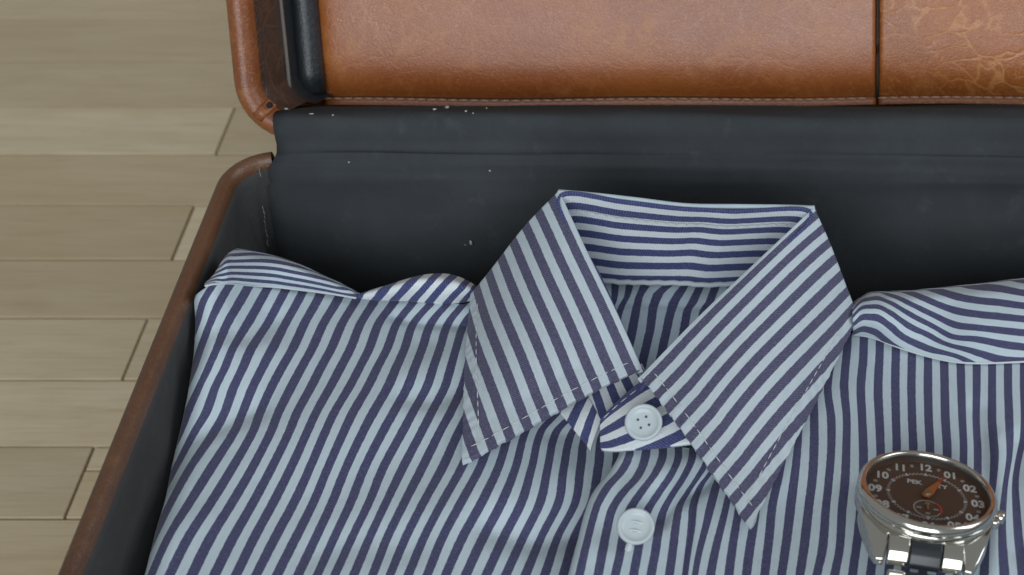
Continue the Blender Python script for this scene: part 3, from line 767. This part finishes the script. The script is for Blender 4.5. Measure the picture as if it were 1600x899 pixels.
# --- collar
def Z(px, py, z): return U(float(px), float(py), float(z))
def coons(c0, c1, n, prof):
    """rows between curve c0 (roll line) and c1 (outer edge); prof(t,i)->offset up"""
    tt = np.linspace(0, 1, n); P = c0[:, None]+(c1-c0)[:, None]*tt[None, :, None]
    return P, tt
def curve(pts, m):
    pts = np.array(pts); d = np.r_[0, np.cumsum(np.linalg.norm(np.diff(pts, axis=0), axis=1))]; q = np.linspace(0, d[-1], m)
    return np.stack([interp(d, pts[:, i], q) for i in range(3)], -1)
BL, BR = Z(872, 300, .1715), Z(1272, 325, .1705)
FL, FR = Z(1001, 577, .1440), Z(1001, 589, .1475)
OL, TL = Z(735, 462, .1375), Z(722, 722, .1345)
OR, TR = Z(1341, 496, .1375), Z(1174, 822, .1350)
def leaf(name, A, B, OA, OB, i0, i1, side, m=80, n=60):
    roll = curve([A, A*.66+B*.34+np.array([side*.0004, 0, .0012]), A*.33+B*.67+np.array([0, 0, .0012]), B], m)
    out = curve([OA, OA*.6+OB*.4+np.array([side*.0006, 0, .0006]), OA*.25+OB*.75+np.array([side*.0003, 0, .0005]), OB], m)
    tt = np.linspace(0, 1, n)**1.15; s = np.linspace(0, 1, m)
    P = roll[:, None]+(out-roll)[:, None]*tt[None, :, None]
    # the leaf leaves the roll line level, then falls to the shirt
    rise = .0055*np.sin(math.pi*tt)**.8*(1-tt*.45)
    P[:, :, 2] += rise[None, :]*(.18+.75*np.sin(math.pi*np.clip(s*1.15+.02, 0, 1))[:, None]**.8)
    # slight waves
    P[:, :, 2] += .0006*np.sin(s[:, None]*7+tt[None, :]*5)*np.sin(math.pi*tt)[None, :]
    P[:, :, 2] += .00022*np.sin(s[:, None]*95+1.3*np.sin(s[:, None]*31))*np.exp(-((tt[None, :]-.95)/.05)**2)+.00024*np.sin(tt[None, :]*88+1.1*np.sin(tt[None, :]*27))*np.exp(-((s[:, None]-.975)/.03)**2)
    P[:, -1, :2] += (np.random.rand(m, 2)-.5)*.0003; P[-1, :, :2] += (np.random.rand(n, 2)-.5)*.0003
    ui = tt[None, :]*(i0+(i1-i0)*s[:, None])+.5
    # far end bends round the neck
    K = 8; X = np.zeros((K, n, 3)); xu = np.zeros((K, n))
    for k in range(K):
        q = (K-k)/K; X[k] = P[0]+np.array([-side*.010*q*q, .006*math.sin(q*math.pi/2), -.004*q*q])*(0.15+.85*tt[:, None]); xu[k] = ui[0]
    # roll: tucks under along the first edge
    P = np.concatenate([X, P]); ui = np.concatenate([xu, ui])
    T = 5; W = np.zeros((P.shape[0], T, 3)); wu = np.zeros((P.shape[0], T))
    inn = np.array([-side*.8, -.25, 0]) if side < 0 else np.array([-.8, -.3, 0])
    for k in range(T):
        q = (T-k)/T; a = q*math.pi*.75
        W[:, k] = P[:, 0]+inn*(.0011*math.sin(a))+np.array([0, 0, -.0011*(1-math.cos(a))]); wu[:, k] = ui[:, 0]-q*.35
    P = np.concatenate([W, P], 1); ui = np.concatenate([wu, ui], 1)
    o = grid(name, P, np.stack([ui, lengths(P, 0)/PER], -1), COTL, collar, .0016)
    bv = o.modifiers.new('soft_edge', 'BEVEL'); bv.width = .0005; bv.segments = 2; bv.limit_method = 'ANGLE'; bv.angle_limit = R(55)
    return o, P[K:, T:]
collar = empty('collar', (0, .38, .14)); collar.parent = shirt; collar.matrix_parent_inverse = parent_world(shirt).inverted()
lo, Lp = leaf('collar_leaf', BL, FL, OL, TL, 7.0, 10.2, -1)
ro, Rp = leaf('collar_leaf', BR, FR, OR, TR, 7.2, 10.15, 1)
# back of the collar falling behind the neck
m, n = 60, 24
top = curve([BL, BL*.7+BR*.3+np.array([0, .0004, -.0020]), BL*.5+BR*.5+np.array([0, .0002, -.0030]), BL*.3+BR*.7+np.array([0, .0003, -.0022]), BR], m)
bot = curve([OL+np.array([.010, .008, -.003]), Z(860, 400, .134)+np.array([0, .001, 0]), Z(1060, 385, .134)+np.array([0, -.006, 0]), Z(1240, 400, .134)+np.array([0, .001, 0]), OR+np.array([-.010, .008, -.003])], m)
tt = np.linspace(0, 1, n); P = top[:, None]+(bot-top)[:, None]*tt[None, :, None]
P[:, :, 1] += .0015*np.sin(math.pi*tt)[None, :]
s = np.linspace(0, 1, m)
grid('collar_back', P, np.stack([np.repeat(tt[None]*7+.5, m, 0), lengths(P, 0)/PER], -1), COT, collar, .0012)
# inside of the collar band
m, n = 90, 34
up = curve([FL+np.array([.0012, 0, -.004]), BL*.5+FL*.5+np.array([.0015, 0, -.0008]), BL+np.array([.0016, -.0012, .0000]), top[15]+np.array([0, -.0012, 0]), top[30]+np.array([0, -.0012, 0]), top[45]+np.array([0, -.0012, 0]), BR+np.array([-.0020, -.0012, .0]), BR*.5+FR*.5+np.array([-.0015, 0, -.001]), FR+np.array([-.001, 0, -.006])], m)
dn = curve([Z(985, 585, .1285), Z(925, 500, .1290), Z(902, 437, .1300), Z(975, 440, .1302), Z(1050, 441, .1302), Z(1120, 443, .1302), Z(1200, 445, .1300), Z(1120, 520, .1290), Z(1020, 590, .1285)], m)
tt = np.linspace(0, 1, n); P = up[:, None]+(dn-up)[:, None]*tt[None, :, None]
sq = np.linspace(0, 1, m)
P[:, :, 1] += (.0016*np.sin(math.pi*tt)[None, :]+.0006*np.exp(-((sq-.5)/.02)**2)[:, None]*np.sin(math.pi*tt)[None, :]-.0006*np.exp(-((sq-.545)/.025)**2)[:, None])
ui = np.repeat((tt*6.15+.05)[None], m, 0)+.10*np.sin(sq*14)[:, None]*np.sin(math.pi*tt)[None]
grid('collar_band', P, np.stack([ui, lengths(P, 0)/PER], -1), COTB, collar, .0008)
tube('band_seam', [p+np.array([0, -.0010, .0006+.0002*math.sin(i*2.1)]) for i, p in enumerate(curve(P[18:-18, -1], 60))], .0010, WHT, collar, 8, .8)
zig = stitch_mesh(.0017, .00022, THR); row = curve(P[20:-20, 7], 70)
for i in range(len(row)-1):
    d = row[i+1]-row[i]; place(zig, 'stitch', collar, row[i]+np.array([0, -.0012, .0004]), d+np.array([0, 0, (-1)**i*.0006]), (0, -1, .3))
# stitched edges of the two leaves
cs = stitch_mesh(.0024, .00015, THR, bow=.15)
def along(Q, par, step=.0034, lift=.00028):
    d = np.r_[0, np.cumsum(np.linalg.norm(np.diff(Q, axis=0), axis=1))]; x = step*.6
    while x < d[-1]-step*.5:
        a = np.array([np.interp(x-step*.3, d, Q[:, i]) for i in range(3)]); b = np.array([np.interp(x+step*.3, d, Q[:, i]) for i in range(3)])
        place(cs, 'stitch', par, (a+b)/2+np.array([0, 0, lift]), b-a, (0, 0, 1)); x += step
for o_, Q in ((lo, Lp), (ro, Rp)):
    m_, n_ = Q.shape[:2]
    along(Q[int(m_*.945), 3:int(n_*.975)], o_)                      # front edge
    along(Q[int(m_*.12):int(m_*.94), int(n_*.90)], o_)             # outer edge
    # bound edge: little ridge along front and outer edge
# thick turned edges
for o_, Q in ((lo, Lp), (ro, Rp)):
    m_, n_ = Q.shape[:2]
# --- neck opening: inside of the back
NK = {0: [(961, 448), (960, 470), (952, 490), (944, 520), (936, 560), (930, 600)], 1: [(984, 446), (980, 464), (971, 478), (966, 492), (960, 520), (950, 560), (945, 600)],
      2: [(1008, 445), (998, 464), (992, 496), (986, 526), (978, 560), (972, 600)], 3: [(1047, 444), (1029, 458), (1020, 480), (1016, 516), (1005, 562), (998, 600)],
      4: [(1070, 446), (1053, 472), (1046, 496), (1036, 540), (1030, 570), (1024, 600)], 5: [(1094, 448), (1082, 474), (1074, 484), (1068, 520), (1058, 570), (1052, 600)],
      6: [(1118, 448), (1108, 474), (1100, 484), (1092, 520), (1084, 570), (1078, 600)], 7: [(1143, 450), (1134, 474), (1125, 485), (1117, 520), (1108, 570), (1104, 600)], 8: [(1168, 450), (1160, 474), (1151, 485), (1143, 520), (1134, 570), (1130, 600)]}
m, n = 80, 40; iq = np.linspace(-2.5, 9.5, m); yq = np.linspace(428, 600, n); px = np.zeros((m, n))
for j, y in enumerate(yq):
    xk = []
    for k in range(9): p = sorted((b, a) for a, b in NK[k]); xk.append(np.interp(y, [q[0] for q in p], [q[1] for q in p]))
    px[:, j] = interp(np.arange(9), xk, iq)
py = np.repeat(yq[None], m, 0)
z = .1285-.0016*np.exp(-((py-478-(px-1050)*.05)/5)**2)+.0008*np.sin(px*.05)
P = U(px, py, z); grid('neck_lining', P, np.stack([np.repeat(iq[:, None], n, 1), lengths(P, 1)/PER], -1), COT, shirt, .0006)
# --- collar stand: buttoned tab and the end below it
def patch(name, A, B, C, D, ia, ib, ic, id_, bul, par, m=40, n=30, th=.0012, ease=None):
    """A-B first edge, D-C opposite edge (photo x, y, height); stripe index at the corners"""
    s = np.linspace(0, 1, m)[:, None, None]; t = np.linspace(0, 1, n)[None, :, None]
    A, B, C, D = [np.array(v, float) for v in (A, B, C, D)]
    q = (A*(1-s)+B*s)*(1-t)+(D*(1-s)+C*s)*t
    ui = ((ia*(1-s)+ib*s)*(1-t)+(id_*(1-s)+ic*s)*t)[..., 0]
    q[..., 2] += bul*np.sin(math.pi*s[..., 0])*np.sin(math.pi*t[..., 0])
    if ease: q = ease(q, s[..., 0], t[..., 0])
    P = U(q[..., 0], q[..., 1], q[..., 2])
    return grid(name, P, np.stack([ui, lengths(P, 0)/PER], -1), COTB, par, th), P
def roundtab(q, s, t):
    q = q.copy(); k = np.clip(1-s/.16, 0, 1)      # rounded left end, curved lower edge
    q[..., 1] += (0.5-t)*k**2*7; q[..., 1] -= 5*np.sin(math.pi*s)*(1-t)*.8; q[..., 1] += 4*np.sin(math.pi*s)*t
    return q
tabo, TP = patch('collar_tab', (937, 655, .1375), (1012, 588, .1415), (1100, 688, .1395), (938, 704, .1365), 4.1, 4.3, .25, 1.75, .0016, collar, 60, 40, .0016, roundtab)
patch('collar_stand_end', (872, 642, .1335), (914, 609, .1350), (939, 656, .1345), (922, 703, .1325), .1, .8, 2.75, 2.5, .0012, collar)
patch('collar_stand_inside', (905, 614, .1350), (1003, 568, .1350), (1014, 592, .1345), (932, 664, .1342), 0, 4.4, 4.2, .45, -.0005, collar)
edge_tab = curve(TP[3:-6, 2], 30)
along(edge_tab+np.array([0, -.0008, 0]), tabo, .0036)

# --- buttons
def button(px, py, z, rad, tilt, spin, lab):
    b = empty('button', tuple(Z(px, py, z))); b.parent = shirt; b.matrix_parent_inverse = parent_world(shirt).inverted()
    b['label'] = lab
    prof_ = [(.0, .00100), (.45, .00100), (.68, .0011), (.76, .0014), (.82, .0017), (.90, .0018), (.96, .0016), (1.0, .0011), (.97, .0005), (.85, 0), (0, 0)]
    V = []; F = []; n_ = 48
    for r_, h in prof_:
        for k in range(n_): a = 2*math.pi*k/n_; V.append((r_*rad*math.cos(a), r_*rad*math.sin(a), h))
    for i in range(len(prof_)-1):
        for k in range(n_): F.append((i*n_+k, i*n_+(k+1) % n_, (i+1)*n_+(k+1) % n_, (i+1)*n_+k))
    M = Matrix.Translation(Vector(Z(px, py, z))) @ Vector(tilt).normalized().to_track_quat('Z', 'Y').to_matrix().to_4x4() @ Matrix.Rotation(spin, 4, 'Z')
    o = mesh('button_disc', [M @ Vector(v) for v in V], F, BUT, b)
    h4 = [(s1_*rad*.23, s2_*rad*.23) for s1_ in (-1, 1) for s2_ in (-1, 1)]
    for x, y in h4:
        bm = bmesh.new(); bmesh.ops.create_cone(bm, cap_ends=True, segments=12, radius1=rad*.07, radius2=rad*.07, depth=.0003)
        from_bm('hole', bm, HOLE if lab.startswith('round') else plain('button_thread_dot', (.78, .82, .8), .7), b, M @ Matrix.Translation((x, y, .00102)))
    for s_ in (-1, 1):
        if lab.startswith('round'): continue
        tube('thread', [M @ Vector((x, s_*rad*.23, .0010+.0005*math.sin(math.pi*(x/(rad*.46)+.5)))) for x in np.linspace(-rad*.23, rad*.23, 7)], .00022, THR, b, 6)
    return b, M
b1, M1 = button(1006, 661, .1432, .0056, (.03, -.55, .83), R(18), 'round white button holding the collar tab closed')
b2, M2 = button(993, 824, .1390, .0054, (.20, -.42, .88), R(-30), 'tilted white button hanging by its thread on the placket')
pa_, pb_ = Z(984, 845, .1368), Z(981, 860, .1340)
tube('thread_shank', [Vector(M2 @ Vector((0, -.0035, -.0002))), Vector(Z(988, 842, .1365)), Vector(Z(984, 851, .1350)), Vector(Z(981, 861, .1338))], .0011, WHT, b2, 8)

# ------------------------------------------------------------------ wristwatch
watch = empty('wristwatch', (0, 0, 0))
tag(watch, 'steel wristwatch with brown dial and orange hand resting on the shirt', 'watch')
wn = Vector((.183, .277, .943)).normalized(); e3 = Vector((.983, -.153*.763+.1*.647, -.153*.647-.1*.763)); e3 = (e3-wn*e3.dot(wn)).normalized(); e12 = wn.cross(e3)
Wc = Vector(Z(1448, 776, .1500))
W = Matrix((e3, e12, wn)).transposed().to_4x4(); W.translation = Wc
SC = .0147/81.9*1.0          # metres per photo pixel in the dial plane
RN = .0147                   # radius of the numerals
def lathe(name, prof_, mat, n_=72, par=watch, M=W):
    V = []; F = []
    for r_, h in prof_:
        for k in range(n_): a = 2*math.pi*k/n_; V.append(M @ Vector((r_*math.cos(a), r_*math.sin(a), h)))
    for i in range(len(prof_)-1):
        for k in range(n_): F.append((i*n_+k, i*n_+(k+1) % n_, (i+1)*n_+(k+1) % n_, (i+1)*n_+k))
    return mesh(name, V, F, mat, par)
# dial lies at height 0
dial = lathe('dial', [(.0176, 0), (.012, 0), (.006, 0), (1e-7, 0)], DIAL)
lathe('dial_ring', [(.0174, .0000), (.0176, .0006), (.0180, .0022)], DIAL)
lathe('bezel', [(.0176, .0018), (.0177, .0027), (.0181, .0031), (.0187, .0031), (.0193, .0027), (.0199, .0018), (.0200, .0004), (.0197, -.0002)], STEEL)
lathe('case', [(.0196, 0), (.0199, -.0006), (.0200, -.0022), (.0197, -.0046), (.0186, -.0062), (.0165, -.0072), (.0165, -.0090), (.0150, -.0096), (1e-7, -.0096)], STEEL)
cg = lathe('crystal', [(.0178, .0025), (.0168, .0029), (.012, .0032), (.006, .0033), (1e-7, .0033)], GLS)
dg = bpy.context.evaluated_depsgraph_get()
def text(s, size, x, y, h, mat, par, name='numeral', bold=.0, rot=0, xs_=1.0):
    c = bpy.data.curves.new('t', 'FONT'); c.body = s; c.size = 1; c.align_x = 'CENTER'; c.align_y = 'CENTER'; c.offset = bold; c.extrude = .02; c.resolution_u = 3
    t = bpy.data.objects.new('t', c); COL.objects.link(t); bpy.context.view_layer.update()
    me = bpy.data.meshes.new_from_object(t.evaluated_get(bpy.context.evaluated_depsgraph_get())); bpy.data.objects.remove(t)
    me.transform(W @ Matrix.Translation((x, y, h)) @ Matrix.Rotation(rot, 4, 'Z') @ Matrix.Diagonal((size*xs_, size, size*.3, 1))); me.materials.clear(); me.name = name
    return link(name, me, mat, par, False)
for hnum in range(1, 13):
    a = R(90-30*hnum)
    text(f'{hnum:02d}', .0046, RN*math.cos(a), RN*math.sin(a), .00008, INK, dial, bold=.034, xs_=.86)
    a2 = R(90-30*hnum-15)
    bm = bmesh.new(); box_bm(bm, (0, 0, 0), (.0012, .0009, .00016)); from_bm('hour_mark', bm, INKD, dial, W @ Matrix.Translation((RN*1.03*math.cos(a2), RN*1.03*math.sin(a2), .0001)) @ Matrix.Rotation(a2, 4, 'Z'), False)
# zigzag minute track
nz = 60; V = []; F = []
pts = []
for i in range(nz*2):
    a = R(90-i*180/nz); r_ = .01065 if i % 2 else .01150; pts.append(W @ Vector((r_*math.cos(a), r_*math.sin(a), .00012)))
tube('minute_track', pts+[pts[0]], .00019, plain('track_print', (.60, .57, .54), .6), dial, 4, .4, False)
for i in range(12):
    a = R(30*i); bm = bmesh.new(); box_bm(bm, (0, 0, 0), (.0011, .0005, .00016)); from_bm('track_mark', bm, INK, dial, W @ Matrix.Translation((.01105*math.cos(a), .01105*math.sin(a), .00018)) @ Matrix.Rotation(a, 4, 'Z'), False)
text('PEK', .0027, -.0034, .0064, .00008, INK, dial, 'lettering', .03, 0, .95); text('TY', .0027, .0046, .0060, .00008, INK, dial, 'lettering', .03, 0, .95)
# subdial
def ring(name, cx_, cy_, r0, r1, a0, a1, h, mat, par):
    V = []; F = []; n_ = 40
    for i in range(n_+1):
        a = R(a0+(a1-a0)*i/n_)
        for r_ in (r0, r1): V.append(W @ Vector((cx_+r_*math.cos(a), cy_+r_*math.sin(a), h)))
    for i in range(n_): F.append((2*i, 2*i+1, 2*i+3, 2*i+2))
    return mesh(name, V, F, mat, par, False)
SY = -.0062
ring('subdial_ring', 0, SY, .0036, .0041, 0, 360, .00012, INKD, dial)
ring('subdial_red_arc', 0, SY, .0035, .0043, -25, 55, .00020, RED, dial)
for a in (0, 90, 180, 270):
    bm = bmesh.new(); box_bm(bm, (0, 0, 0), (.0014, .0006, .00016)); from_bm('subdial_mark', bm, INKD, dial, W @ Matrix.Translation((.0024*math.cos(R(a)), SY+.0024*math.sin(R(a)), .00014)), False)
bm = bmesh.new(); box_bm(bm, (0, 0, 0), (.0006, .0034, .0002)); from_bm('small_hand', bm, GOLD, watch, W @ Matrix.Translation((0, SY+.0008, .0005)), False)
# single arrow hand
ha = R(62)
hv = [(-.0018, 0), (-.0012, .0012), (.0010, .0014), (.0070, .0006), (.0112, .0001), (.0112, -.0001), (.0070, -.0006), (.0010, -.0014), (-.0012, -.0012)]
V = [W @ Matrix.Rotation(ha, 4, 'Z') @ Vector((x, y, z)) for z in (.0008, .0011) for x, y in hv]; nh = len(hv)
F = [tuple(range(nh, 2*nh)), tuple(range(nh-1, -1, -1))]+[(i, (i+1) % nh, nh+(i+1) % nh, nh+i) for i in range(nh)]
hand = mesh('hour_hand', V, F, ORG, watch, False)
V = [W @ Matrix.Rotation(ha, 4, 'Z') @ Vector((x, y, .00115)) for x, y in ((.0075, .00055), (.0114, .00015), (.0114, -.00015), (.0075, -.00055))]
mesh('hand_tip', V, [(0, 1, 2, 3)], RED, hand, False)
lathe('hand_hub', [(.0011, .0006), (.0011, .0014), (.0008, .0016), (.0004, .0016), (1e-7, .0015)], GOLD, 24)
# crown and guard
CM = W @ Matrix.Translation((.0204, -.0001, -.0030)) @ Matrix.Rotation(math.pi/2, 4, 'Y')
lathe('crown', [(.0009, -.0006), (.0009, .0004), (.0017, .0005), (.0020, .0008), (.0020, .0020), (.0017, .0024), (1e-7, .0025)], STEEL, 20, watch, CM)
for s_y in (-1, 1):
    bm = bmesh.new(); box_bm(bm, (.0200, s_y*.0034, -.0034), (.0024, .0022, .0030), .0009); from_bm('crown_guard', bm, STEEL, watch, W)
# lugs, both ends
def extr(name, prof_, x0, x1, mat, par, bev=.0004, M=W):
    """profile in (y, z) pulled along x"""
    bm = bmesh.new(); a = [bm.verts.new((x0, y, z)) for y, z in prof_]; b = [bm.verts.new((x1, y, z)) for y, z in prof_]
    n_ = len(prof_); bm.faces.new(a); bm.faces.new(b[::-1])
    for i in range(n_): bm.faces.new((a[i], b[i], b[(i+1) % n_], a[(i+1) % n_]))
    bmesh.ops.recalc_face_normals(bm, faces=bm.faces)
    bmesh.ops.bevel(bm, geom=list(bm.edges), offset=bev, segments=3, affect='EDGES', profile=.6)
    o = from_bm(name, bm, mat, par, M)
    return o
for s_y in (-1, 1):
    for s_x in (-1, 1):
        top_ = [(.0188, .0070, -.0012), (.0172, .0145, -.0022), (.0150, .0205, -.0048), (.0134, .0232, -.0072), (.0112, .0232, -.0070), (.0106, .0200, -.0042), (.0106, .0120, -.0010), (.0120, .0070, -.0006)]
        bm = bmesh.new(); a = [bm.verts.new((s_x*x, s_y*y, z)) for x, y, z in top_]; b = [bm.verts.new((s_x*x, s_y*y, -.0072-.0022*max(0, (y-.012)/.011))) for x, y, z in top_]
        n_ = len(a); bm.faces.new(a); bm.faces.new(b[::-1])
        for i in range(n_): bm.faces.new((a[i], b[i], b[(i+1) % n_], a[(i+1) % n_]))
        bmesh.ops.recalc_face_normals(bm, faces=bm.faces); bmesh.ops.triangulate(bm, faces=[f for f in bm.faces if len(f.verts) > 4])
        bmesh.ops.bevel(bm, geom=[e for e in bm.edges if e.is_manifold and e.calc_face_angle(0) > .5], offset=.0005, segments=3, affect='EDGES', profile=.6)
        from_bm('lug', bm, STEEL, watch, W)
    endl = [(s_y*.0165, -.0012), (s_y*.0196, -.0014), (s_y*.0215, -.0024), (s_y*.0230, -.0042), (s_y*.0240, -.0066), (s_y*.0238, -.0082), (s_y*.0228, -.0086), (s_y*.0205, -.0078), (s_y*.0170, -.0068)]
    for x0, x1 in ((-.0104, -.0046), (.0046, .0104)): extr('end_link', endl, x0, x1, STEEL, watch, .0005)
    extr('center_link', [(y*1.0, z-.0003) for y, z in endl], -.0044, .0044, BLKM, watch, .0005)
    # links hanging down from the lugs
    y, z, ang = .0250, -.0084, 62
    for rrow in range(5):
        L_ = .0072; a = R(ang)
        cy, cz = y+math.cos(a)*L_/2, z-math.sin(a)*L_/2
        Mx = W @ Matrix.Translation((0, s_y*cy, cz)) @ Matrix.Rotation(-s_y*a, 4, 'X')
        for x0, x1, mt, nm in ((-.0098, -.0047, STEELB, 'steel_link'), (.0047, .0098, STEELB, 'steel_link'), (-.0043, .0043, BLKM, 'center_link')):
            bm = bmesh.new(); box_bm(bm, ((x0+x1)/2, 0, 0), (x1-x0, L_-.0004, .0030), .0009); from_bm(nm, bm, mt, watch, Mx)
        y += math.cos(a)*L_; z -= math.sin(a)*L_
        ang += (-26 if s_y < 0 else 24)
        if s_y > 0 and rrow == 2: break
